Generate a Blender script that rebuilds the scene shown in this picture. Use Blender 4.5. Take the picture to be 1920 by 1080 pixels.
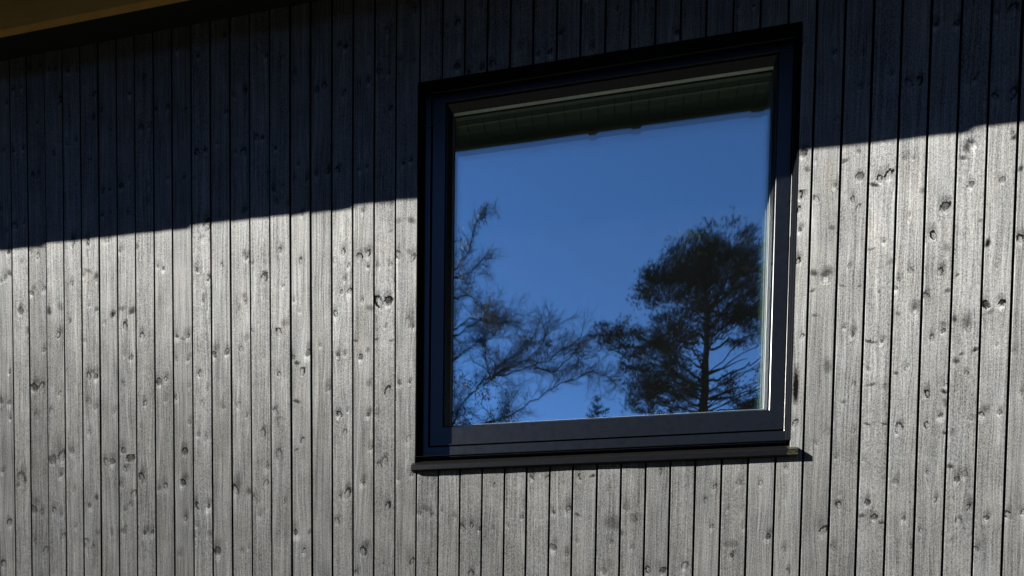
import bpy, bmesh, math, random
import numpy as np
from mathutils import Vector, Matrix
random.seed(7); RNG = np.random.default_rng(7)
S = bpy.context.scene
for o in list(bpy.data.objects): bpy.data.objects.remove(o)

# ---------------------------------------------------------------- camera
F, PY, YAW, PIT, ROL, CX, CD = 1092.42953, 1257.32633, -.17164808, -.03446231, .01405363, 2.97494617, 2.48447891
def cam_basis():
    cy, sy, cp, sp, cr, sr = math.cos(YAW), math.sin(YAW), math.cos(PIT), math.sin(PIT), math.cos(ROL), math.sin(ROL)
    f = Vector((sy*cp, cy*cp, sp)); r = Vector((cy, -sy, 0)); u = r.cross(f)
    return cr*r+sr*u, -sr*r+cr*u, f
r_, u_, f_ = cam_basis()
cam = bpy.data.cameras.new('camera'); camo = bpy.data.objects.new('camera', cam); S.collection.objects.link(camo)
M = Matrix((r_, u_, -f_)).transposed().to_4x4(); M.translation = Vector((CX, -CD, 0)); camo.matrix_world = M
cam.sensor_fit = 'HORIZONTAL'; cam.sensor_width = 36; cam.lens = F/1920*36; cam.shift_y = (PY-540)/1920
cam.clip_start = .05; cam.clip_end = 3000; S.camera = camo

# ---------------------------------------------------------------- light
L = Vector((-2.9, -1, 1.18)).normalized()          # towards the sun
EL = math.asin(L.z); AZ = math.atan2(L.x, L.y)
W = bpy.data.worlds.new('World'); S.world = W; W.use_nodes = True
nt = W.node_tree; sky = nt.nodes.new('ShaderNodeTexSky'); sky.sky_type = 'NISHITA'; sky.sun_disc = False
sky.sun_elevation = EL; sky.sun_rotation = AZ % (2*math.pi); sky.air_density = .30; sky.dust_density = .0; sky.ozone_density = 5.0
SKYS = .092
nt.nodes['Background'].inputs[1].default_value = SKYS
nt.links.new(sky.outputs[0], nt.nodes['Background'].inputs[0])
sl = bpy.data.lights.new('sun', 'SUN'); sl.energy = 5.0; sl.angle = math.radians(.22); sl.color = (1, .97, .90)
so = bpy.data.objects.new('sun', sl); S.collection.objects.link(so); so.rotation_euler = L.to_track_quat('Z', 'Y').to_euler()
so.location = L*40
S.view_settings.view_transform = 'Standard'; S.view_settings.look = 'None'; S.view_settings.exposure = 2.0; S.view_settings.gamma = 1
S.cycles.transparent_max_bounces = 24; S.cycles.max_bounces = 10; S.cycles.glossy_bounces = 6
# ---------------------------------------------------------------- helpers
def link(o, parent=None):
    S.collection.objects.link(o)
    if parent is not None: o.parent = parent
    return o
def empty(name, loc, label, cat, group=None):
    o = bpy.data.objects.new(name, None); o.location = loc; o.empty_display_size = .2
    o['label'] = label; o['category'] = cat
    if group: o['group'] = group
    return link(o)
def obj(name, vs, fs, mat, parent=None, smooth=False):
    me = bpy.data.meshes.new(name); me.from_pydata([tuple(v) for v in vs], [], [tuple(f) for f in fs]); me.update()
    mats = mat if isinstance(mat, list) else [mat]
    for m in mats: me.materials.append(m)
    if smooth: me.polygons.foreach_set('use_smooth', [True]*len(me.polygons))
    o = bpy.data.objects.new(name, me); link(o, parent)
    if parent is not None: o.matrix_parent_inverse = Matrix.Translation(-parent.location) if parent.parent is None else Matrix.Identity(4)
    return o
class MB:
    def __init__(s): s.v = []; s.f = []
    def box(s, x0, x1, y0, y1, z0, z1):
        b = len(s.v); s.v += [(x, y, z) for z in (z0, z1) for y in (y0, y1) for x in (x0, x1)]
        s.f += [(b, b+2, b+3, b+1), (b+4, b+5, b+7, b+6), (b, b+1, b+5, b+4), (b+2, b+6, b+7, b+3), (b, b+4, b+6, b+2), (b+1, b+3, b+7, b+5)]
        return s
    def prism(s, prof, x0, x1):            # closed profile in (y,z), extruded along x
        b = len(s.v); n = len(prof)
        s.v += [(x0, y, z) for y, z in prof]+[(x1, y, z) for y, z in prof]
        s.f += [(b+i, b+(i+1) % n, b+n+(i+1) % n, b+n+i) for i in range(n)]
        s.f += [tuple(b+i for i in range(n))[::-1], tuple(b+n+i for i in range(n))]
        return s
    def loops(s, L_):                       # rectangles (x0,x1,z0,z1,y) joined one after the other
        b = len(s.v)
        for x0, x1, z0, z1, y in L_: s.v += [(x0, y, z0), (x1, y, z0), (x1, y, z1), (x0, y, z1)]
        for k in range(len(L_)-1):
            for i in range(4):
                j = (i+1) % 4; s.f.append((b+4*k+i, b+4*k+j, b+4*k+4+j, b+4*k+4+i))
        return s
    def tube(s, pts, rad, n=5):
        b = len(s.v); m = len(pts)
        for k, p in enumerate(pts):
            p = Vector(p); d = (Vector(pts[min(k+1, m-1)])-Vector(pts[max(k-1, 0)]))
            d = d.normalized() if d.length > 1e-9 else Vector((0, 0, 1))
            a = d.orthogonal().normalized(); c = d.cross(a)
            r = rad[k] if hasattr(rad, '__len__') else rad
            for i in range(n):
                t = 2*math.pi*i/n; s.v.append(tuple(p+a*(r*math.cos(t))+c*(r*math.sin(t))))
        for k in range(m-1):
            for i in range(n):
                j = (i+1) % n; s.f.append((b+k*n+i, b+k*n+j, b+k*n+n+j, b+k*n+n+i))
        return s
    def build(s, name, mat, parent=None, smooth=False): return obj(name, s.v, s.f, mat, parent, smooth)

# node expressions
class N:
    nt = None
    def __init__(s, x): s.s = x
    @staticmethod
    def m(op, *a, clamp=False):
        n = N.nt.nodes.new('ShaderNodeMath'); n.operation = op; n.use_clamp = clamp
        for i, q in enumerate(a):
            if isinstance(q, N): N.nt.links.new(q.s, n.inputs[i])
            else: n.inputs[i].default_value = q
        return N(n.outputs[0])
    def __add__(s, o): return N.m('ADD', s, o)
    __radd__ = __add__
    def __sub__(s, o): return N.m('SUBTRACT', s, o)
    def __rsub__(s, o): return N.m('SUBTRACT', o, s)
    def __mul__(s, o): return N.m('MULTIPLY', s, o)
    __rmul__ = __mul__
    def __truediv__(s, o): return N.m('DIVIDE', s, o)
    def clamp(s): return N.m('ADD', s, 0., clamp=True)
def mx(a, b): return N.m('MAXIMUM', a, b)
def ss(x, a, b):                            # smooth step; a > b falls
    n = N.nt.nodes.new('ShaderNodeMapRange'); n.interpolation_type = 'SMOOTHSTEP'
    N.nt.links.new(x.s, n.inputs[0])
    for i, q in ((1, a), (2, b)):
        n.inputs[i].default_value = q
    if a > b: n.inputs[1].default_value, n.inputs[2].default_value, n.inputs[3].default_value, n.inputs[4].default_value = b, a, 1, 0
    return N(n.outputs[0])
def xyz(x, y, z):
    n = N.nt.nodes.new('ShaderNodeCombineXYZ')
    for i, q in enumerate((x, y, z)):
        if isinstance(q, N): N.nt.links.new(q.s, n.inputs[i])
        else: n.inputs[i].default_value = q
    return N(n.outputs[0])
def sep(v):
    n = N.nt.nodes.new('ShaderNodeSeparateXYZ'); N.nt.links.new(v.s, n.inputs[0]); return [N(o) for o in n.outputs]
def noise(vec, scale=1., detail=2., rough=.5, dist=0.):
    n = N.nt.nodes.new('ShaderNodeTexNoise'); N.nt.links.new(vec.s, n.inputs['Vector'])
    n.inputs['Scale'].default_value = scale; n.inputs['Detail'].default_value = detail; n.inputs['Roughness'].default_value = rough; n.inputs['Distortion'].default_value = dist
    return N(n.outputs['Fac'])
def attr(name, vec=True):
    n = N.nt.nodes.new('ShaderNodeAttribute'); n.attribute_name = name; return N(n.outputs['Vector' if vec else 'Fac'])
def pos():
    n = N.nt.nodes.new('ShaderNodeNewGeometry'); return N(n.outputs['Position'])
def mixc(f, a, b):
    n = N.nt.nodes.new('ShaderNodeMix'); n.data_type = 'RGBA'
    for i, q in ((0, f), (6, a), (7, b)):
        if isinstance(q, N): N.nt.links.new(q.s, n.inputs[i])
        else: n.inputs[i].default_value = q if i == 0 else (*q, 1)
    return N(n.outputs[2])
def mat(name, col=(.5, .5, .5), rough=.5, spec=.5, metal=0.):
    m = bpy.data.materials.new(name); m.use_nodes = True; b = m.node_tree.nodes['Principled BSDF']
    b.inputs['Base Color'].default_value = (*col, 1); b.inputs['Roughness'].default_value = rough
    b.inputs['Specular IOR Level'].default_value = spec; b.inputs['Metallic'].default_value = metal
    N.nt = m.node_tree; return m, b
def put(b, name, q): N.nt.links.new(q.s, b.inputs[name])
def bump(h, dist, strength=1., normal=None):
    n = N.nt.nodes.new('ShaderNodeBump'); n.inputs['Strength'].default_value = strength; n.inputs['Distance'].default_value = dist
    N.nt.links.new(h.s, n.inputs['Height'])
    if normal is not None: N.nt.links.new(normal.s, n.inputs['Normal'])
    return N(n.outputs[0])

# ---------------------------------------------------------------- materials
TILT, DIFF, GLOS, GR, GA = -.17, .084, .077, math.sqrt(.458), .53
def wood_material():
    m = bpy.data.materials.new('black_stained_spruce'); m.use_nodes = True; t = m.node_tree; N.nt = t
    t.nodes.remove(t.nodes['Principled BSDF']); out = t.nodes['Material Output']
    P = pos(); x, y, z = sep(P); br = attr('rnd', False)
    wob = noise(xyz(x*170., br*31., z*130.), 1., 2.)-.5
    wob2 = noise(xyz(x*170.+37., br*31., z*130.), 1., 2.)-.5
    warp = None; wav = None; dark = None; light = None; hgt = None
    for k in range(4):
        cx, cz, r = sep(attr('k%d' % k)); ty, q, st = sep(attr('q%d' % k))
        dx = (x-cx)/r; dz = (z-cz)/r
        isS = ss(ty, .2, .3) * ss(ty, 1.6, 1.4); isR = 1.-isS; isL = ss(ty, 1.4, 1.6)
        # ring knot: q is a lean; h1..h3 differ from knot to knot
        h1 = N.m('FRACT', cx*517.3+cz*233.1); h2 = N.m('FRACT', cx*911.7+cz*377.9); h3 = N.m('FRACT', cx*271.9+cz*719.3)
        sz = .66+h1*h1*.75
        a = (dx+dz*q*1.25+wob*1.3)/sz; b = (dz-dx*q)*(.50+h2*.42)/sz+wob2*1.3
        d = N.m('SQRT', a*a+b*b)
        gate = ss(wob*2.4+(h3-.5)*2.2*a+b*(.3+h1*.9)+.30, -.35, .55)
        ring = ss(N.m('ABSOLUTE', d-.85), .55, .10)*(.25+gate*.75); core = ss(d, .80, .30)
        fill = ss(d+wob*.6, 1.25, .4)*ss(h2, .45, .75)
        up = dz-1.2-h1*.8; sd = dx-(h3-.5)*2.2; halo = ss(N.m('SQRT', sd*sd*.40+up*up*(.10+h2*.3))+wob*.35, 1.25, 0.)*(.45+h3*.75)
        dn = dz+1.5; lo = ss(N.m('SQRT', dx*dx*.7+dn*dn*.45)+wob2*.7, 1.3, .1)*(.4+h2)
        # smudge: q is the height/width ratio, sharp lower edge
        e = (dz+wob*.7+sd*(h2-.5)*.8)/N.m('MAXIMUM', q, .2); ds = N.m('SQRT', dx*dx+e*e)
        smg = ss(ds+wob*.7, 1.35, .25)*ss(e+wob2*.4, -1.1, -.45)
        dkR = mx(ring*(1.-isL*.70), halo*(.55+isL*.35)); dkR = mx(dkR, mx(core*.25, fill*.8)*(1.-isL))
        dk = (isR*dkR+isS*smg)*st
        lt = isR*mx(core*(.15+isL*1.1), lo*.9)*st
        hh = isR*(core*.15-ring*.22-halo*.35+lo*.5)*st - isS*smg*st*.5
        wp = isR*dx*r*.62*N.m('EXPONENT', N.m('MULTIPLY', (dx*dx+dz*dz*.18), -.22))*st
        wv = isR*N.m('SINE', d*6.5+wob*2.)*N.m('EXPONENT', d*-.75)*.34*st*ss(d, .5, 1.1)
        wav = wv if wav is None else wav+wv
        dark = dk if dark is None else mx(dark, dk); light = lt if light is None else mx(light, lt)
        hgt = hh if hgt is None else hgt+hh; warp = wp if warp is None else warp+wp
    gx = x-warp+noise(xyz(x*3., br*17., z*2.1), 1., 1.)*.03
    grain = noise(xyz(gx*330., br*91., z*4.), 1., 3., .6)
    broad = noise(xyz(gx*75., br*57., z*1.6), 1., 2., .5)
    flame = noise(xyz(gx*38., br*23., z*.9), 1., 2., .5, .4)
    streak = noise(xyz(gx*190., br*41., z*2.2), 1., 2., .6)
    fl = ss(N.m('ABSOLUTE', flame-.5), .02, .0)
    speck = noise(xyz(x*400., br*3., z*330.), 1., 2., .75)
    cloud = noise(xyz(x*9., br*7., z*7.), 1., 3., .55)
    fuzz = noise(xyz(x*210., br*3., z*150.), 1., 1., .5)
    tone = (1.06+(grain-.5)*1.5+(broad-.5)*.8+fl*.36+(streak-.5)*1.2+(speck-.5)*2.5+(fuzz-.5)*1.3+(cloud-.5)*.85)
    tone = tone*(.93+br*.14)*(1.-(dark*(.74+speck*.3)).clamp())*(1.+wav)*(1.+light*.5)
    tone = N.m('MAXIMUM', tone, .03)
    tint = mixc(noise(xyz(x*14., br*9., z*5.), 1., 2.), (1.03, .99, .93), (.94, .985, 1.04))
    h = grain*.35+speck*.5+broad*.3+hgt*1.6+fuzz*.4
    nrm = N.nt.nodes.new('ShaderNodeVectorMath'); nrm.operation = 'ADD'
    g = N.nt.nodes.new('ShaderNodeNewGeometry'); N.nt.links.new(g.outputs['Normal'], nrm.inputs[0]); nrm.inputs[1].default_value = (-.07, 0, TILT)
    nn = N.nt.nodes.new('ShaderNodeVectorMath'); nn.operation = 'NORMALIZE'; N.nt.links.new(nrm.outputs[0], nn.inputs[0])
    nb = bump(h, .0011, .7, N(nn.outputs[0]))
    nd = bump(h, .0011, .5)
    def scl(c, k):
        v = N.nt.nodes.new('ShaderNodeVectorMath'); v.operation = 'SCALE'; N.nt.links.new(c.s, v.inputs[0])
        N.nt.links.new(k.s, v.inputs['Scale']); return N(v.outputs[0])
    dif = t.nodes.new('ShaderNodeBsdfDiffuse'); t.links.new(scl(tint, tone*DIFF).s, dif.inputs[0]); dif.inputs['Roughness'].default_value = .2
    t.links.new(nd.s, dif.inputs['Normal'])
    gl = t.nodes.new('ShaderNodeBsdfAnisotropic'); gl.distribution = 'GGX'; t.links.new(scl(tint, tone*GLOS).s, gl.inputs['Color'])
    gl.inputs['Roughness'].default_value = GR; gl.inputs['Anisotropy'].default_value = GA
    t.links.new(nb.s, gl.inputs['Normal']); t.links.new(xyz(0., 0., 1.).s, gl.inputs['Tangent'])
    ad = t.nodes.new('ShaderNodeAddShader'); t.links.new(dif.outputs[0], ad.inputs[0]); t.links.new(gl.outputs[0], ad.inputs[1])
    t.links.new(ad.outputs[0], out.inputs[0])
    return m
M_board = wood_material()

def paint(name, col, rough, spec=.5, nz=.25, bsc=900., bd=.0002):
    m, b = mat(name, col, rough, spec); P = pos(); n = noise(P, 38., 4., .6); n2 = noise(P, bsc, 2.)
    c0 = tuple(v*(1-nz) for v in col); c1 = tuple(v*(1+nz) for v in col)
    put(b, 'Base Color', mixc(n, c0, c1)); put(b, 'Roughness', (rough-.08)+n*.16); put(b, 'Normal', bump(n2, bd, .4)); return m
M_frame = paint('black_aluminium', (.0042, .0052, .0066), .30, .6)
M_frame2 = paint('black_trim', (.0035, .0042, .0055), .8, .02)
M_bevel = paint('black_bevel', (.003, .0036, .0045), .45, .25)
M_gasket, _ = mat('rubber_gasket', (.01, .01, .01), .7)
M_spacer = paint('steel_spacer', (.05, .05, .045), .5)
M_bead2 = paint('bead_side_darkened', (.11, .115, .11), .4, .5)  # same bead, darkened on its sides to tame the sunlight
M_bead = paint('bead_lightened', (.66, .70, .58), .6, .2)  # bead lightened at head and foot to make up for the shade
M_dark = paint('black_painted_board', (.010, .010, .010), .6)
M_head = paint('head_highlight', (.09, .085, .08), .5)  # pale colour standing for the highlight on the sash head
M_soffit = paint('dark_soffit', (.115, .12, .09), .6)
M_fascia = paint('fascia_stain', (.10, .105, .08), .6)
M_side = paint('board_edge_shade', (.008, .008, .010), .7, .2)  # board sides darkened so the gaps read as shade
M_back, _ = mat('wind_barrier', (.004, .004, .005), .9)
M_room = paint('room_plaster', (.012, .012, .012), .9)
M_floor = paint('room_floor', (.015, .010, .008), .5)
M_roof = paint('roof_sheet', (.03, .03, .032), .5)
M_plinth = paint('concrete', (.3, .29, .27), .9)

m, b = mat('weathered_sill', (.02, .02, .02), .55); P = pos(); x, y, z = sep(P)
n = noise(xyz(x*25., y*160., z*160.), 1., 4., .65); sp = noise(xyz(x*90., y*150., z*150.), 1., 2., .6)
wear = (ss(sp, .70, .76)*.8).clamp(); bare = (ss(x+noise(P, 60., 2.)*.03, 3.648, 3.656)).clamp()
c = mixc(n, (.0015, .0015, .002), (.008, .0075, .007)); c = mixc(wear, c, (.05, .05, .045)); c = mixc(bare*ss(n, .35, .6), c, (.045, .042, .022))
put(b, 'Base Color', c); put(b, 'Normal', bump(n+sp, .0007, .5)); b.inputs['Specular IOR Level'].default_value = .4; b.inputs['Roughness'].default_value = .33; M_sill = m

m, b = mat('raw_spruce', (.45, .29, .10), .6); P = pos(); x, y, z = sep(P)
n = noise(xyz(x*2., y*60., z*60.), 1., 4., .6); n2 = noise(xyz(x*5., y*9., z*9.), 1., 3., .6)
put(b, 'Base Color', mixc(n, (.58, .32, .06), mixc(n2, (.32, .13, .025), (.66, .38, .09)))); put(b, 'Normal', bump(n, .002, .5)); M_raw = m

def glass(name, r0):
    m = bpy.data.materials.new(name); m.use_nodes = True; t = m.node_tree; N.nt = t
    t.nodes.remove(t.nodes['Principled BSDF']); out = t.nodes['Material Output']
    fr = t.nodes.new('ShaderNodeLayerWeight'); fr.inputs[0].default_value = .5
    P = pos(); x, y, z = sep(P)
    w = noise(xyz(x*3.2, y, z*1.1), 1., 1.)+noise(xyz(x*30., y, z*9.), 1., 2.)*.016
    nb = bump(w, .0006, 1.); t.links.new(nb.s, fr.inputs['Normal'])
    fac = r0+N.m('POWER', N(fr.outputs['Facing']), 5.)*(1.-r0)
    tr = t.nodes.new('ShaderNodeBsdfTransparent'); tr.inputs[0].default_value = (.97, .985, .975, 1)
    gl = t.nodes.new('ShaderNodeBsdfGlossy'); gl.inputs['Roughness'].default_value = 0.; gl.inputs[0].default_value = (.86, .98, 1, 1); t.links.new(nb.s, gl.inputs['Normal'])
    mxn = t.nodes.new('ShaderNodeMixShader'); t.links.new(fac.clamp().s, mxn.inputs[0]); t.links.new(tr.outputs[0], mxn.inputs[1]); t.links.new(gl.outputs[0], mxn.inputs[2])
    if name == 'outer_pane_glass':        # a little dust
        df = t.nodes.new('ShaderNodeBsdfDiffuse'); df.inputs[0].default_value = (.5, .5, .48, 1)
        dust = ss(noise(xyz(x*210., 3., z*210.), 1., 1., .4), .80, .84)*.5+noise(xyz(x*2.5, 9., z*1.2), 1., 4., .6)*.006
        m2 = t.nodes.new('ShaderNodeMixShader'); t.links.new(dust.s, m2.inputs[0]); t.links.new(mxn.outputs[0], m2.inputs[1]); t.links.new(df.outputs[0], m2.inputs[2]); mxn = m2
    t.links.new(mxn.outputs[0], out.inputs[0]); return m
G1, G2, G3 = .23, .60, .60
M_g1 = glass('outer_pane_glass', G1); M_g2 = glass('middle_pane_glass', G2); M_g3 = glass('inner_pane_glass', G3)

m, b = mat('meadow', (.05, .07, .02), .95); P = pos(); n = noise(P, .8, 5., .6); n2 = noise(P, 12., 3.)
put(b, 'Base Color', mixc(n, mixc(n2, (.012, .013, .008), (.020, .020, .012)), mixc(n2, (.008, .013, .006), (.014, .020, .009)))); put(b, 'Normal', bump(n2, .05, .6)); M_ground = m

# ---------------------------------------------------------------- setting
GZ = -1.55
def ground_h(x, y): return GZ+.9*math.sin(x*.031)*math.sin(y*.027+1)*min(1, max(0, (-y-8)/30)) if y < -8 else GZ
vs = []; fs = []
gxs = [-600, -300, -150, -80, -50, -35, -25, -18, -12, -8, -4, 0, 4, 8, 12, 18, 25, 35, 50, 80, 150, 300, 600]
for yy in gxs:
    for xx in gxs: vs.append((xx, yy, ground_h(xx, yy)))
n_ = len(gxs)
for j in range(n_-1):
    for i in range(n_-1): fs.append((j*n_+i, j*n_+i+1, (j+1)*n_+i+1, (j+1)*n_+i))
g_ = obj('ground', vs, fs, M_ground); g_['kind'] = 'structure'

# ---------------------------------------------------------------- house
H = empty('house', (2.9, 3, GZ), 'house with black-stained vertical spruce boards around one square window under a deep eave', 'house')
GAPS = [(-0.0014, 1.868, -0.0062, 0.394), (0.0978, 1.858, 0.0926, 0.393), (0.1984, 1.849, 0.1925, 0.392), (0.2994, 1.839, 0.2937, 0.391), (0.3991, 1.829, 0.3947, 0.39), (0.4992, 1.82, 0.495, 0.389), (0.6004, 1.81, 0.5966, 0.388), (0.6995, 1.8, 0.6975, 0.387), (0.7995, 1.791, 0.7992, 0.386), (0.8991, 1.781, 0.9012, 0.384), (0.9998, 1.771, 1.0036, 0.383), (1.0998, 1.762, 1.1053, 0.382), (1.1999, 1.752, 1.2076, 0.381), (1.2994, 1.742, 1.3095, 0.38), (1.3992, 1.733, 1.4082, 0.379), (1.4996, 1.723, 1.5089, 0.378), (1.5992, 1.714, 1.6097, 0.377), (1.7004, 1.704, 1.7092, 0.376), (1.8014, 1.694, 1.8092, 0.374), (1.9013, 1.684, 1.9082, 0.373), (2.0003, 1.675, 2.0076, 0.372), (2.1054, 2.0, 2.1054, 0.35), (2.2052, 2.0, 2.2052, 0.35), (2.3033, 2.0, 2.3033, 0.35), (2.402, 2.0, 2.402, 0.35), (2.5004, 2.0, 2.5004, 0.35), (2.5965, 2.0, 2.5965, 0.35), (2.6953, 2.0, 2.6953, 0.35), (2.7928, 2.0, 2.7928, 0.35), (2.8935, 2.0, 2.8935, 0.35), (2.9927, 2.0, 2.9927, 0.35), (3.0922, 2.0, 3.0922, 0.35), (3.1904, 2.0, 3.1904, 0.35), (3.2888, 2.0, 3.2888, 0.35), (3.391, 2.0, 3.391, 0.35), (3.4917, 2.0, 3.4917, 0.35), (3.5949, 2.0, 3.5949, 0.35), (3.697, 1.511, 3.6966, 0.354), (3.7996, 1.502, 3.7993, 0.352), (3.9, 1.492, 3.9006, 0.351), (4.0002, 1.482, 4.0028, 0.35), (4.1002, 1.473, 4.1044, 0.349), (4.2016, 1.463, 4.2057, 0.348), (4.3012, 1.453, 4.307, 0.347), (4.4021, 1.443, 4.4073, 0.346)]
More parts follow.
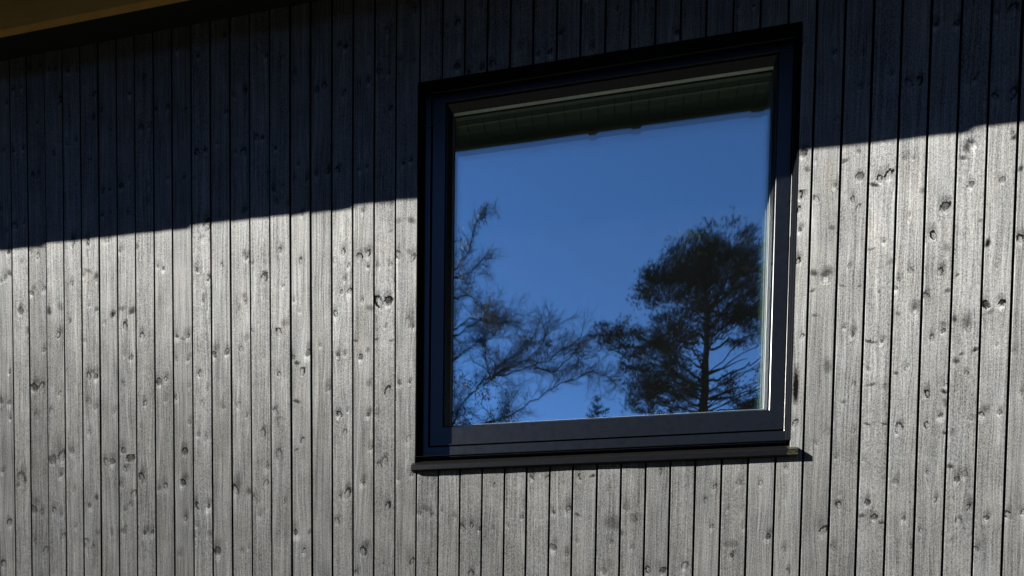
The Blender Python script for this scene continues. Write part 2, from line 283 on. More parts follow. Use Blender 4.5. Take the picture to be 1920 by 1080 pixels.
KN = '0 0.154 1.907 0.0124 0.00 0.9;0 0.111 1.929 0.0109 0.00 0.7;0 0.350 1.950 0.0136 0.00 0.9;0 0.443 1.943 0.0134 0.00 1.0;0 0.533 1.936 0.0103 0.00 0.7;0 0.559 1.941 0.0103 0.00 0.8;0 0.614 1.881 0.0117 0.00 0.7;1 0.708 1.894 0.0116 1.50 0.6;0 0.850 1.778 0.0114 0.00 1.0;0 0.822 1.789 0.0100 0.00 0.8;1 0.060 1.888 0.0156 1.00 0.4;0 -0.039 1.817 0.0127 0.00 0.7;1 -0.016 1.830 0.0189 1.00 0.8;0 0.047 1.646 0.0126 0.00 0.9;0 0.114 1.728 0.0124 0.00 0.9;0 0.182 1.743 0.0139 0.00 0.8;1 0.214 1.629 0.0154 1.60 0.9;1 0.279 1.642 0.0183 1.33 0.5;0 0.342 1.754 0.0106 0.00 0.6;0 0.262 1.515 0.0123 0.00 1.0;1 0.333 1.581 0.0091 2.00 0.7;0 0.408 1.785 0.0105 0.00 0.8;1 0.436 1.798 0.0269 0.44 0.6;1 0.483 1.776 0.0149 1.40 0.8;0 0.486 1.753 0.0089 0.00 0.6;0 0.443 1.643 0.0105 0.00 0.6;1 0.484 1.620 0.0149 1.00 0.7;1 0.573 1.587 0.0177 1.17 1.0;1 0.623 1.610 0.0234 0.62 0.6;1 0.679 1.596 0.0233 0.88 0.9;0 0.640 1.526 0.0117 0.00 1.0;0 0.733 1.474 0.0116 0.00 1.0;1 0.089 1.549 0.0156 1.40 0.5;0 0.671 1.376 0.0117 0.00 0.8;0 0.636 1.391 0.0088 0.00 0.6;0 0.178 1.449 0.0108 0.00 0.6;0 0.525 1.553 0.0104 0.00 0.5;0 0.416 1.478 0.0105 0.00 0.5;0 0.435 1.306 0.0150 0.00 1.0;0 0.474 1.301 0.0165 0.00 1.0;1 0.454 1.325 0.0270 0.56 0.7;0 0.122 1.269 0.0156 0.00 1.0;0 0.162 1.274 0.0124 0.00 0.9;0 -0.028 1.205 0.0159 0.00 0.8;0 -0.076 1.215 0.0128 0.00 0.8;0 0.270 1.234 0.0123 0.00 0.7;0 0.823 1.253 0.0144 0.00 0.9;0 0.858 1.263 0.0129 0.00 1.0;0 0.634 1.255 0.0118 0.00 0.7;0 0.747 1.157 0.0131 0.00 1.0;0 0.571 1.127 0.0119 0.00 0.7;0 0.434 1.186 0.0121 0.00 0.5;0 0.473 1.155 0.0120 0.00 0.6;0 0.222 1.146 0.0108 0.00 0.6;0 0.132 1.130 0.0125 0.00 0.6;0 0.625 0.939 0.0207 0.00 1.0;0 0.663 0.901 0.0176 0.00 1.0;0 0.275 0.928 0.0246 0.00 0.9;0 0.225 0.912 0.0155 0.00 0.8;0 0.336 0.951 0.0153 0.00 0.7;0 0.529 0.889 0.0120 0.00 0.7;0 0.562 0.888 0.0149 0.00 0.8;0 0.857 1.166 0.0115 0.00 0.4;0 0.435 1.032 0.0121 0.00 0.6;0 0.723 1.048 0.0073 0.00 0.6;0 0.267 0.837 0.0139 0.00 0.9;0 0.038 0.825 0.0190 0.00 0.8;1 0.019 0.799 0.0159 1.00 0.7;0 0.105 0.672 0.0189 0.00 0.8;0 0.155 0.657 0.0141 0.00 0.7;0 0.230 0.663 0.0140 0.00 0.8;0 0.270 0.641 0.0124 0.00 0.7;0 0.433 0.683 0.0152 0.00 0.8;1 0.473 0.721 0.0151 1.20 0.8;0 0.633 0.852 0.0133 0.00 0.9;0 0.727 0.805 0.0146 0.00 1.0;0 0.612 0.776 0.0133 0.00 0.8;0 0.679 0.728 0.0118 0.00 0.7;0 0.661 0.677 0.0103 0.00 0.7;0 0.631 0.655 0.0104 0.00 0.6;0 0.854 0.762 0.0158 0.00 0.9;0 0.822 0.753 0.0116 0.00 0.6;0 0.736 0.542 0.0146 0.00 0.9;0 0.780 0.544 0.0146 0.00 0.9;0 -0.039 0.609 0.0144 0.00 0.9;0 0.174 0.467 0.0125 0.00 0.6;0 0.118 0.513 0.0126 0.00 0.6;0 0.413 0.499 0.0137 0.00 0.7;0 0.449 0.473 0.0121 0.00 0.6;0 0.278 0.536 0.0108 0.00 0.8;1 0.477 0.550 0.0151 1.20 0.5;0 0.552 0.543 0.0105 0.00 0.6;0 0.621 0.552 0.0119 0.00 0.6;0 0.346 0.761 0.0107 0.00 0.6;0 0.350 0.584 0.0123 0.00 0.5;0 1.076 1.945 0.0166 0.00 0.9;1 1.270 1.996 0.0242 0.89 0.6;0 1.280 1.785 0.0121 0.00 1.0;1 1.269 1.805 0.0108 2.00 0.6;0 1.448 1.802 0.0106 0.00 0.9;0 1.551 1.744 0.0078 0.00 0.9;0 1.030 1.756 0.0125 0.00 1.0;1 1.056 1.904 0.0166 0.83 0.4;0 1.555 1.952 0.0091 0.00 0.9;0 1.155 1.761 0.0069 0.00 0.7;0 1.430 2.016 0.0105 0.00 0.5;0 1.482 1.996 0.0092 0.00 0.5;0 1.521 2.106 0.0130 0.00 0.4;0 1.578 2.099 0.0129 0.00 0.5;0 1.312 1.756 0.0081 0.00 0.6;0 1.139 1.987 0.0082 0.00 0.5;0 0.667 2.211 0.0087 0.00 0.5;0 0.372 2.217 0.0090 0.00 0.4;0 0.660 2.052 0.0087 0.00 0.5;0 0.756 2.090 0.0115 0.00 0.5;0 1.083 1.712 0.0152 0.00 0.9;0 1.058 1.610 0.0097 0.00 0.7;0 1.093 1.515 0.0125 0.00 0.6;0 0.922 1.459 0.0142 0.00 1.0;0 0.978 1.455 0.0141 0.00 1.0;1 0.950 1.447 0.0169 0.50 0.5;1 1.269 1.611 0.0162 1.00 0.5;0 1.274 1.584 0.0095 0.00 0.8;0 1.368 1.683 0.0133 0.00 0.9;0 1.467 1.641 0.0079 0.00 0.8;0 1.312 1.456 0.0121 0.00 0.9;0 1.443 1.438 0.0133 0.00 1.0;1 1.475 1.476 0.0237 1.00 0.5;0 1.115 1.366 0.0166 0.00 1.0;1 1.120 1.351 0.0138 0.80 0.8;0 1.181 1.367 0.0137 0.00 0.9;1 1.181 1.362 0.0192 0.71 0.8;0 1.252 1.376 0.0122 0.00 0.7;0 1.514 1.319 0.0132 0.00 0.9;1 1.530 1.291 0.0184 0.57 0.9;0 1.585 1.333 0.0182 0.00 0.9;0 1.722 1.496 0.0141 0.00 1.0;0 1.733 1.313 0.0090 0.00 1.0;0 0.921 1.351 0.0113 0.00 0.6;0 0.975 1.347 0.0113 0.00 0.7;0 1.648 1.364 0.0103 0.00 0.6;0 1.514 1.571 0.0079 0.00 0.7;0 1.247 1.560 0.0081 0.00 0.5;0 1.371 1.334 0.0107 0.00 0.4;0 1.546 1.525 0.0105 0.00 0.5;1 1.282 1.425 0.0216 1.00 0.4;0 1.042 1.276 0.0140 0.00 1.0;0 0.914 1.173 0.0128 0.00 0.9;0 1.164 1.116 0.0124 0.00 0.6;0 1.241 1.119 0.0109 0.00 0.6;0 1.279 1.068 0.0082 0.00 0.7;0 1.446 1.247 0.0093 0.00 0.9;0 1.559 1.254 0.0118 0.00 1.0;1 1.531 1.122 0.0211 0.50 0.9;0 0.958 0.919 0.0142 0.00 1.0;0 1.446 0.883 0.0134 0.00 0.7;0 0.983 1.221 0.0099 0.00 0.6;0 1.682 1.170 0.0129 0.00 0.7;0 1.363 0.986 0.0108 0.00 0.8;0 1.562 0.943 0.0092 0.00 0.8;1 1.531 0.906 0.0132 0.60 0.7;0 1.427 1.080 0.0093 0.00 0.8;0 1.739 1.048 0.0115 0.00 1.0;0 1.075 1.202 0.0111 0.00 0.5;0 1.050 1.135 0.0112 0.00 0.5;0 0.982 1.055 0.0099 0.00 0.6;0 1.069 0.976 0.0126 0.00 0.5;0 1.451 1.035 0.0133 0.00 0.5;0 1.032 0.995 0.0098 0.00 0.6;0 1.032 0.903 0.0084 0.00 0.6;0 0.946 0.774 0.0142 0.00 1.0;0 1.028 0.664 0.0155 0.00 1.0;0 1.081 0.660 0.0168 0.00 1.0;0 0.959 0.606 0.0128 0.00 0.9;0 1.223 0.733 0.0165 0.00 1.0;1 1.294 0.725 0.0164 1.33 0.7;0 1.319 0.688 0.0122 0.00 0.8;0 1.384 0.830 0.0121 0.00 0.7;0 1.379 0.757 0.0108 0.00 0.7;0 1.470 0.669 0.0080 0.00 0.8;0 1.529 0.529 0.0199 0.00 1.0;0 1.131 0.449 0.0195 0.00 1.0;0 1.571 0.445 0.0119 0.00 1.0;0 1.743 0.684 0.0103 0.00 0.8;0 1.022 0.572 0.0113 0.00 0.6;1 1.597 0.532 0.0105 1.50 0.6;0 1.083 0.530 0.0112 0.00 0.6;0 1.256 0.445 0.0096 0.00 0.6;0 1.346 0.613 0.0122 0.00 0.6;0 1.013 0.517 0.0071 0.00 0.7;0 0.930 0.435 0.0115 0.00 0.5;0 1.351 0.414 0.0109 0.00 0.5;0 1.289 0.462 0.0082 0.00 0.6;0 1.730 0.575 0.0103 0.00 0.7;0 1.756 1.763 0.0127 0.00 1.0;0 1.782 1.701 0.0114 0.00 0.8;0 1.835 1.732 0.0113 0.00 1.0;0 1.872 1.743 0.0125 0.00 1.0;1 1.867 1.761 0.0150 1.00 0.6;0 1.875 1.687 0.0100 0.00 0.9;0 1.749 1.590 0.0089 0.00 0.9;0 1.787 1.591 0.0152 0.00 1.0;0 1.848 1.542 0.0088 0.00 0.8;0 1.926 1.530 0.0162 0.00 1.2;0 1.968 1.531 0.0161 0.00 1.2;0 1.954 1.419 0.0062 0.00 0.8;1 2.073 1.868 0.0218 0.78 0.7;1 2.015 1.869 0.0171 0.86 0.5;0 2.016 1.724 0.0147 0.00 0.9;0 2.080 1.706 0.0122 0.00 0.9;1 2.065 1.726 0.0171 0.86 0.5;1 1.976 1.828 0.0148 0.50 0.5;1 1.884 1.501 0.0225 0.89 0.6;0 2.082 1.412 0.0122 0.00 0.8;0 1.846 1.931 0.0100 0.00 0.7;0 1.982 1.943 0.0098 0.00 0.7;0 1.716 1.733 0.0128 0.00 0.4;0 1.762 1.644 0.0089 0.00 0.7;0 1.920 1.692 0.0124 0.00 0.5;0 1.977 1.686 0.0099 0.00 0.6;0 2.060 1.429 0.0147 0.00 0.6;0 1.733 1.315 0.0090 0.00 1.0;0 1.763 1.313 0.0089 0.00 1.0;0 1.842 1.295 0.0114 0.00 1.0;1 1.875 1.323 0.0126 1.20 0.6;1 1.816 1.374 0.0152 0.50 0.8;1 1.914 1.367 0.0125 0.60 0.7;1 1.984 1.359 0.0148 0.50 0.7;0 1.968 1.140 0.0124 0.00 1.0;0 2.025 1.174 0.0148 0.00 0.9;0 2.069 1.171 0.0086 0.00 0.8;0 1.736 1.051 0.0116 0.00 1.0;0 1.876 1.041 0.0126 0.00 1.0;0 2.067 0.926 0.0172 0.00 0.6;0 1.887 0.895 0.0114 0.00 0.7;1 1.881 1.176 0.0151 1.50 0.5;0 1.958 0.837 0.0100 0.00 0.7;0 1.933 0.815 0.0088 0.00 0.8;0 1.777 1.063 0.0077 0.00 0.8;0 1.767 0.969 0.0077 0.00 0.7;0 1.917 1.034 0.0100 0.00 0.5;0 1.853 0.745 0.0152 0.00 0.8;0 1.781 0.697 0.0141 0.00 1.0;0 1.972 0.633 0.0138 0.00 1.0;0 1.857 0.438 0.0153 0.00 1.0;0 2.085 0.772 0.0111 0.00 0.9;0 2.119 0.600 0.0147 0.00 0.8;0 2.180 0.590 0.0122 0.00 0.8;1 2.150 0.616 0.0318 0.54 0.5;0 2.316 0.531 0.0108 0.00 0.9;0 2.359 0.541 0.0107 0.00 1.0;0 2.392 0.524 0.0095 0.00 0.9;0 2.458 0.710 0.0094 0.00 0.9;0 1.827 0.338 0.0102 0.00 0.8;0 2.088 0.390 0.0148 0.00 1.0;0 2.279 0.578 0.0084 0.00 0.7;0 2.357 0.329 0.0096 0.00 0.8;0 2.524 0.535 0.0082 0.00 0.7;0 2.226 0.605 0.0073 0.00 0.7;0 2.160 0.373 0.0098 0.00 0.5;0 2.023 0.753 0.0124 0.00 0.5;0 2.454 0.528 0.0094 0.00 0.5;0 2.618 0.738 0.0115 0.00 0.9;0 2.686 0.734 0.0114 0.00 0.9;0 2.826 0.735 0.0134 0.00 0.9;1 2.877 0.731 0.0155 0.57 0.9;0 2.716 0.589 0.0113 0.00 1.0;0 2.774 0.601 0.0157 0.00 0.9;1 2.815 0.578 0.0156 0.57 0.7;0 2.716 0.441 0.0136 0.00 0.9;0 2.773 0.411 0.0124 0.00 0.9;1 2.965 0.528 0.0481 0.82 0.6;1 2.994 0.498 0.0175 0.88 0.7;0 2.959 0.457 0.0110 0.00 0.8;0 3.018 0.599 0.0130 0.00 0.5;0 3.045 0.552 0.0130 0.00 0.5;0 3.112 0.342 0.0151 0.00 1.0;0 3.170 0.338 0.0149 0.00 1.0;0 3.148 0.741 0.0128 0.00 0.7;0 2.577 0.570 0.0069 0.00 0.8;0 2.650 0.753 0.0068 0.00 0.6;0 2.666 0.566 0.0069 0.00 0.5;0 2.929 0.340 0.0177 0.00 0.5;0 2.946 0.676 0.0077 0.00 0.5;0 3.047 0.436 0.0087 0.00 0.5;0 2.819 0.468 0.0112 0.00 0.4;0 3.366 0.673 0.0103 0.00 1.0;0 3.334 0.618 0.0083 0.00 0.7;0 3.438 0.395 0.0092 0.00 1.0;1 3.437 0.442 0.0348 0.53 0.5;0 3.573 0.469 0.0121 0.00 1.0;0 3.543 0.681 0.0101 0.00 0.7;0 3.635 0.737 0.0099 0.00 0.8;0 3.780 0.490 0.0175 0.00 1.0;0 3.833 0.587 0.0116 0.00 1.0;0 3.359 0.514 0.0104 0.00 0.9;0 3.258 0.358 0.0126 0.00 0.8;0 3.817 0.421 0.0097 0.00 0.8;0 3.634 0.418 0.0100 0.00 0.7;0 3.483 0.505 0.0081 0.00 0.5;0 3.458 0.686 0.0122 0.00 0.5;0 3.651 0.327 0.0080 0.00 0.7;0 3.419 0.581 0.0082 0.00 0.5;0 3.838 0.632 0.0077 0.00 0.4;0 3.936 0.594 0.0124 0.00 1.0;1 3.917 0.543 0.0153 0.62 0.8;0 3.961 0.536 0.0085 0.00 1.0;1 3.988 0.515 0.0132 0.86 0.8;0 4.067 0.529 0.0103 0.00 0.9;0 4.142 0.701 0.0083 0.00 0.9;0 4.172 0.597 0.0092 0.00 0.8;0 4.128 0.481 0.0083 0.00 0.8;0 4.244 0.671 0.0091 0.00 1.0;0 4.268 0.690 0.0126 0.00 0.6;0 4.282 0.564 0.0099 0.00 1.0;0 4.350 0.524 0.0107 0.00 1.0;0 4.320 0.409 0.0099 0.00 0.9;0 4.422 0.534 0.0106 0.00 1.0;0 4.471 0.543 0.0105 0.00 0.9;1 4.220 0.718 0.0145 0.75 0.9;0 4.255 0.514 0.0091 0.00 0.7;0 4.034 0.670 0.0094 0.00 0.6;0 4.091 0.419 0.0075 0.00 0.7;0 4.236 0.438 0.0091 0.00 0.6;0 4.302 0.459 0.0054 0.00 0.9;0 4.272 0.480 0.0054 0.00 0.6;0 3.868 1.832 0.0113 0.00 0.9;0 3.847 1.751 0.0104 0.00 0.9;0 3.868 1.719 0.0085 0.00 0.8;1 3.814 1.897 0.0152 0.62 0.8;0 3.940 1.816 0.0130 0.00 1.1;0 3.971 1.826 0.0130 0.00 1.1;1 3.922 1.800 0.0206 0.45 1.0;1 3.680 1.881 0.0116 1.17 0.7;0 3.782 1.809 0.0095 0.00 0.8;0 3.716 1.766 0.0077 0.00 0.8;0 3.656 1.789 0.0136 0.00 1.3;0 3.654 1.733 0.0117 0.00 1.3;1 3.776 1.649 0.0134 0.86 0.6;0 3.710 1.914 0.0077 0.00 0.4;0 4.025 1.880 0.0074 0.00 0.7;0 3.947 1.953 0.0056 0.00 0.7;0 3.862 1.926 0.0075 0.00 0.6;2 4.255 1.887 0.0124 0.00 1.0;2 4.225 1.874 0.0125 0.00 1.0;1 4.245 1.912 0.0195 0.64 0.9;1 4.222 1.859 0.0161 0.67 0.9;0 4.252 1.755 0.0107 0.00 0.9;0 4.168 1.685 0.0144 0.00 1.1;1 4.176 1.713 0.0144 0.88 0.6;2 4.051 1.657 0.0092 0.00 0.6;1 4.388 1.910 0.0122 1.00 0.9;0 4.356 1.761 0.0088 0.00 0.8;1 4.414 1.794 0.0104 1.17 0.9;1 4.287 1.623 0.0106 0.83 0.6;1 4.089 1.753 0.0109 1.33 0.6;0 4.054 1.876 0.0064 0.00 0.6;0 4.379 1.924 0.0070 0.00 0.9;2 3.759 1.455 0.0173 0.00 1.0;1 3.758 1.475 0.0231 0.50 0.8;1 3.715 1.479 0.0174 0.89 0.9;1 3.713 1.418 0.0116 0.67 0.8;0 3.657 1.538 0.0117 0.00 1.3;0 3.861 1.240 0.0114 0.00 1.0;1 3.821 1.427 0.0134 0.43 0.6;1 3.882 1.421 0.0114 0.50 0.6;1 3.919 1.554 0.0169 0.33 0.7;1 3.926 1.208 0.0245 0.31 0.9;0 3.964 1.204 0.0094 0.00 0.9;0 4.019 1.433 0.0111 0.00 0.7;0 4.009 1.402 0.0093 0.00 0.9;0 3.831 1.268 0.0076 0.00 0.8;1 3.724 1.322 0.0155 0.50 0.6;1 4.020 1.307 0.0111 0.83 0.6;0 3.845 1.501 0.0076 0.00 0.6;1 3.988 1.499 0.0149 1.00 0.5;0 3.963 1.579 0.0075 0.00 0.8;0 3.952 1.391 0.0056 0.00 0.7;0 4.131 1.585 0.0136 0.00 1.3;0 4.158 1.449 0.0109 0.00 1.0;1 4.186 1.376 0.0108 1.00 0.8;2 4.079 1.306 0.0147 0.00 1.0;1 4.315 1.535 0.0124 1.57 1.1;0 4.423 1.543 0.0122 0.00 1.2;2 4.263 1.232 0.0143 0.00 1.0;1 4.215 1.265 0.0108 1.50 0.9;0 4.320 1.313 0.0142 0.00 1.3;0 4.371 1.315 0.0123 0.00 1.3;1 4.330 1.285 0.0195 0.73 0.6;1 4.218 1.428 0.0090 0.80 0.8;0 4.116 1.359 0.0091 0.00 0.9;0 4.177 1.227 0.0091 0.00 0.9;1 4.178 1.534 0.0144 1.38 0.5;0 4.057 1.463 0.0092 0.00 0.7;0 4.349 1.447 0.0062 0.00 0.6;1 4.179 1.249 0.0145 0.88 0.6;1 3.935 1.042 0.0189 0.40 0.8;0 3.871 1.048 0.0076 0.00 0.7;1 3.838 0.983 0.0115 0.67 0.7;1 3.927 0.891 0.0152 0.38 0.9;1 3.984 0.888 0.0132 0.43 0.9;1 4.020 1.081 0.0112 0.67 0.8;0 4.057 1.097 0.0093 0.00 0.8;0 4.040 0.879 0.0102 0.00 1.0;0 4.031 0.857 0.0084 0.00 0.8;0 3.918 0.758 0.0076 0.00 0.7;1 3.776 1.128 0.0174 1.89 0.6;0 3.816 0.769 0.0077 0.00 0.7;0 3.741 0.828 0.0078 0.00 0.6;0 3.926 1.102 0.0076 0.00 0.6;1 3.984 1.033 0.0187 0.90 0.4;0 3.876 0.869 0.0076 0.00 0.5;1 3.662 1.053 0.0138 7.14 1.2;0 3.778 0.865 0.0116 0.00 0.3;0 4.132 0.998 0.0138 0.00 1.3;1 4.188 0.997 0.0127 0.86 1.0;0 4.180 0.913 0.0128 0.00 1.0;0 4.134 0.880 0.0110 0.00 1.0;1 4.196 0.845 0.0091 1.00 0.9;0 4.319 0.910 0.0125 0.00 1.2;1 4.226 1.113 0.0144 1.00 0.9;1 4.243 1.135 0.0108 0.67 0.8;1 4.287 1.148 0.0125 0.86 1.0;0 4.262 1.063 0.0090 0.00 0.8;0 4.378 0.914 0.0088 0.00 0.8;0 4.243 0.928 0.0090 0.00 0.5;0 4.223 0.839 0.0091 0.00 0.6;1 4.194 0.956 0.0109 2.17 0.6;0 4.141 1.206 0.0110 0.00 0.9;0 4.447 0.981 0.0087 0.00 0.7;0 4.193 1.026 0.0091 0.00 0.8;0 4.062 1.106 0.0074 0.00 0.8;0 4.361 1.164 0.0088 0.00 0.5;0 4.282 0.892 0.0072 0.00 0.5;0 4.422 1.132 0.0140 0.00 0.4;0 3.882 2.168 0.0094 0.00 0.3;0 3.782 2.060 0.0114 0.00 0.4;0 3.795 2.022 0.0095 0.00 0.3;0 4.349 2.175 0.0087 0.00 0.3;0 4.275 2.053 0.0088 0.00 0.3'
lines = [tuple(g) for g in GAPS]
def lx(i, z):                                # x of gap centre line i at height z
    if i < 0: return lines[0][0]+i*.1
    if i > 44: return lines[44][0]+(i-44)*.1
    xt, zt, xb, zb = lines[i]
    return xb+(xt-xb)*(max(min(z, 2.2), .2)-zb)/(zt-zb)
I0, I1 = -30, 75
OX0, OX1, OZ0, OZ1 = 2.097, 3.647, .812, 2.441
feats = []
for s in KN.split(';'):
    a = [float(q) for q in s.split()]; feats.append(a)
for i in range(I0, I1):                      # knots where the photo is dark or does not reach
    zz = random.uniform(-1.2, -.9)
    while zz < 2.8:
        zz += random.uniform(.10, .45)
        inframe = 0 <= i <= 44 and .3 < zz < (2.05 if i < 21 or i > 36 else .8)
        if inframe or zz > 2.8: continue
        xc = lx(i, zz)+.05
        if random.random() < .5:
            feats.append([0, xc-random.uniform(.01, .035), zz, random.uniform(.007, .013), 0, random.uniform(.6, 1)])
            feats.append([0, xc+random.uniform(.01, .035), zz+random.uniform(-.012, .012), random.uniform(.007, .013), 0, random.uniform(.6, 1)])
        else: feats.append([0, xc+random.uniform(-.035, .035), zz, random.uniform(.007, .013), 0, random.uniform(.5, 1)])
perb = {i: [] for i in range(I0, I1)}
for a in feats:
    i = int(math.floor(a[1]/.1))
    for j in (i-1, i, i+1):
        if j in perb and lx(j, a[2]) <= a[1] < lx(j+1, a[2]): perb[j].append(a); break
V = []; FC = []; A = {('%s%d' % (c, k)): [] for c in 'kq' for k in range(4)}; RND = []
def seg_attrs(cl):
    r = []
    for k in range(4):
        if k < len(cl):
            t, cx, cz, rr, q, st = cl[k]
            if t == 0 or t == 2:
                c0 = (lx(i, cz)+lx(i+1, cz))/2; q = max(-.7, min(.7, (cx-c0)*-16))*(.6+.8*random.random())
            r.append(((cx, cz, rr), (t if t != 1 else 1, q, st)))
        else: r.append(((0, -50, .01), (0, 0, 0)))
    # types: ring 0, smudge 1, light ring 2
    return r
MI = []
def emit(pts, at, rv, flip=False):
    b = len(V); MI.append(1 if at is nul else 0); V.extend(pts); FC.append(tuple(range(b, b+len(pts))))
    for _ in pts:
        for k in range(4): A['k%d' % k].append(at[k][0]); A['q%d' % k].append(at[k][1])
        RND.append(rv)
nul = [((0, -50, .01), (0, 0, 0))]*4
TB = .021
for i in range(I0, I1):
    rv = random.random(); hg = .0032+.0016*max(0, min(1, i/44))+random.gauss(0, .0002); tl = random.gauss(0, .0008); off = random.gauss(0, .0005)
    spans = [(-1.2, 2.86)]
    if 20 < i < 36: spans = [(-1.2, OZ0), (OZ1, 2.86)]
    if i == 36 or i == 20: spans = [(-1.2, OZ0, 0), (OZ0, OZ1, 1), (OZ1, 2.86, 0)]
    for sp in spans:
        z0, z1 = sp[0], sp[1]; part = len(sp) > 2 and sp[2]
        fl = sorted([a for a in perb[i] if z0-.02 < a[2] < z1+.02], key=lambda a: a[2])
        cl = []
        for a in fl:
            if cl and a[2]-cl[-1][-1][2] < .034 and len(cl[-1]) < 4: cl[-1].append(a)
            else: cl.append([a])
        cuts = [z0]+[(cl[k][-1][2]+cl[k+1][0][2])/2 for k in range(len(cl)-1)]+[z1]
        if not cl: cl = [[]]
        for k in range(len(cuts)-1):
            za, zb = cuts[k], cuts[k+1]
            if zb-za < 1e-4: continue
            xa0, xa1, xb0, xb1 = lx(i, za)+hg, lx(i+1, za)-hg, lx(i, zb)+hg, lx(i+1, zb)-hg
            if part and i == 36: xa0 = xb0 = OX1
            if part and i == 20: xa1 = min(xa1, OX0); xb1 = min(xb1, OX0)
            c = .0010; at = seg_attrs(cl[k]); y0, y1 = off-tl, off+tl
            emit([(xa0+c, y0, za), (xa1-c, y1, za), (xb1-c, y1, zb), (xb0+c, y0, zb)], at, rv)
            emit([(xa0, y0+c, za), (xa0+c, y0, za), (xb0+c, y0, zb), (xb0, y0+c, zb)], at, rv)
            emit([(xa1-c, y1, za), (xa1, y1+c, za), (xb1, y1+c, zb), (xb1-c, y1, zb)], at, rv)
            emit([(xa0, TB, za), (xa0, y0+c, za), (xb0, y0+c, zb), (xb0, TB, zb)], nul, rv)
            emit([(xa1, y1+c, za), (xa1, TB, za), (xb1, TB, zb), (xb1, y1+c, zb)], nul, rv)
            if k == 0: emit([(xa0, TB, za), (xa1, TB, za), (xa1, y1+c, za), (xa0, y0+c, za)], nul, rv)
            if k == len(cuts)-2: emit([(xb0, y0+c, zb), (xb1, y1+c, zb), (xb1, TB, zb), (xb0, TB, zb)], nul, rv)
wall = obj('wall', V, FC, [M_board, M_side], H); wall.data.polygons.foreach_set('material_index', MI)
for n_, d_ in A.items():
    at = wall.data.attributes.new(n_, 'FLOAT_VECTOR', 'POINT'); at.data.foreach_set('vector', np.array(d_, dtype=np.float32).ravel())
at = wall.data.attributes.new('rnd', 'FLOAT', 'POINT'); at.data.foreach_set('value', np.array(RND, dtype=np.float32))
XL, XR = lx(I0, 0), lx(I1, 0)
# body of the house behind the boards
mb = MB(); e = .006
mb.box(XL, OX0-e, .026, .15, -1.2, 2.9); mb.box(OX1+e, XR, .026, .15, -1.2, 2.9); mb.box(OX0-e, OX1+e, .026, .15, -1.2, .80); mb.box(OX0-e, OX1+e, .026, .15, 2.47, 2.9)
mb.build('backing', M_back, H)
mb = MB().box(XL-.02, XL, .0, 6.5, -1.2, 2.9).box(XR, XR+.02, .0, 6.5, -1.2, 2.9).box(XL, XR, 6.48, 6.5, -1.2, 2.9); mb.build('side_wall', M_dark, H)
MB().box(XL-.01, XR+.01, .03, 6.49, GZ-.5, -1.2).build('plinth', M_plinth, H)
mb = MB().box(1, 5, .16, 4, -.02, 0); mb.build('floor', M_floor, H)
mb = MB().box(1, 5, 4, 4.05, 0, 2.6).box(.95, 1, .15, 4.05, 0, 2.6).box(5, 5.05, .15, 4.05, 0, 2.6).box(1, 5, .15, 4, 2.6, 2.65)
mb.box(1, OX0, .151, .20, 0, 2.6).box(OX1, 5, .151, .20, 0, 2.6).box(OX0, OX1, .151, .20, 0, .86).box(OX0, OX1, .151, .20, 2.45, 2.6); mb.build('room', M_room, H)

# eave
EO, EZ = 1.04, 3.185
roof = MB().prism([(-EO-.02, EZ+.17), (-EO-.02, EZ+.20), (3.2, EZ+1.75), (6.9, EZ+.35), (6.9, EZ+.32), (3.2, EZ+1.71)], XL-.4, XR+.4).build('roof', M_roof, H)
mb = MB()
k = 0; xx = XL-.38
while xx < XR+.38:                            # boards of the soffit, running out from the wall
    mb.box(xx+.003, xx+.0965, -EO+.024, -.165, 3.262, 3.28); xx += .1
mb.build('soffit', M_soffit, H)
MB().box(XL-.38, XR+.38, -EO+.03, 0, 3.285, 3.30).build('soffit_backing', M_back, H)
# fascia: lengths that sag a little towards their right end
vs = []; fs = []; prof = []
xx = XL-.4; js = [-2.83+.815*k for k in range(-2, 6)]
pts = [(XL-.4, 0.)]
for q in js: pts += [(q-.10, -.012), (q-.085, -.0145), (q-.012, -.0135), (q+.006, -.001)]
pts += [(2.2, -.002), (2.752, 0), (2.763, -.011), (2.805, -.011), (2.82, 0), (3.01, -.001), (3.03, -.011), (3.075, -.009), (3.082, .003), (3.70, .002), (3.71, -.007), (3.78, -.007), (3.79, 0), (XR+.4, 0)]
for x_, dz_ in pts:
    vs += [(x_, -EO, EZ+dz_), (x_, -EO, EZ+.165), (x_, -EO+.022, EZ+.165), (x_, -EO+.022, EZ+dz_*.4+.001)]
for k in range(len(pts)-1):
    for i in range(4): j = (i+1) % 4; fs.append((4*k+i, 4*k+j, 4*k+4+j, 4*k+4+i))
obj('fascia', vs, fs, M_fascia, H)
MB().box(XL-.38, XR+.38, -.130, -.0, 2.862, 2.884).box(XL-.38, XR+.38, -.131, -.11, 2.885, 3.26).build('frieze', M_dark, H)
MB().box(XL-.38, XR+.38, -.160, -.133, 2.812, 2.968).build('eave_lath', M_raw, H)

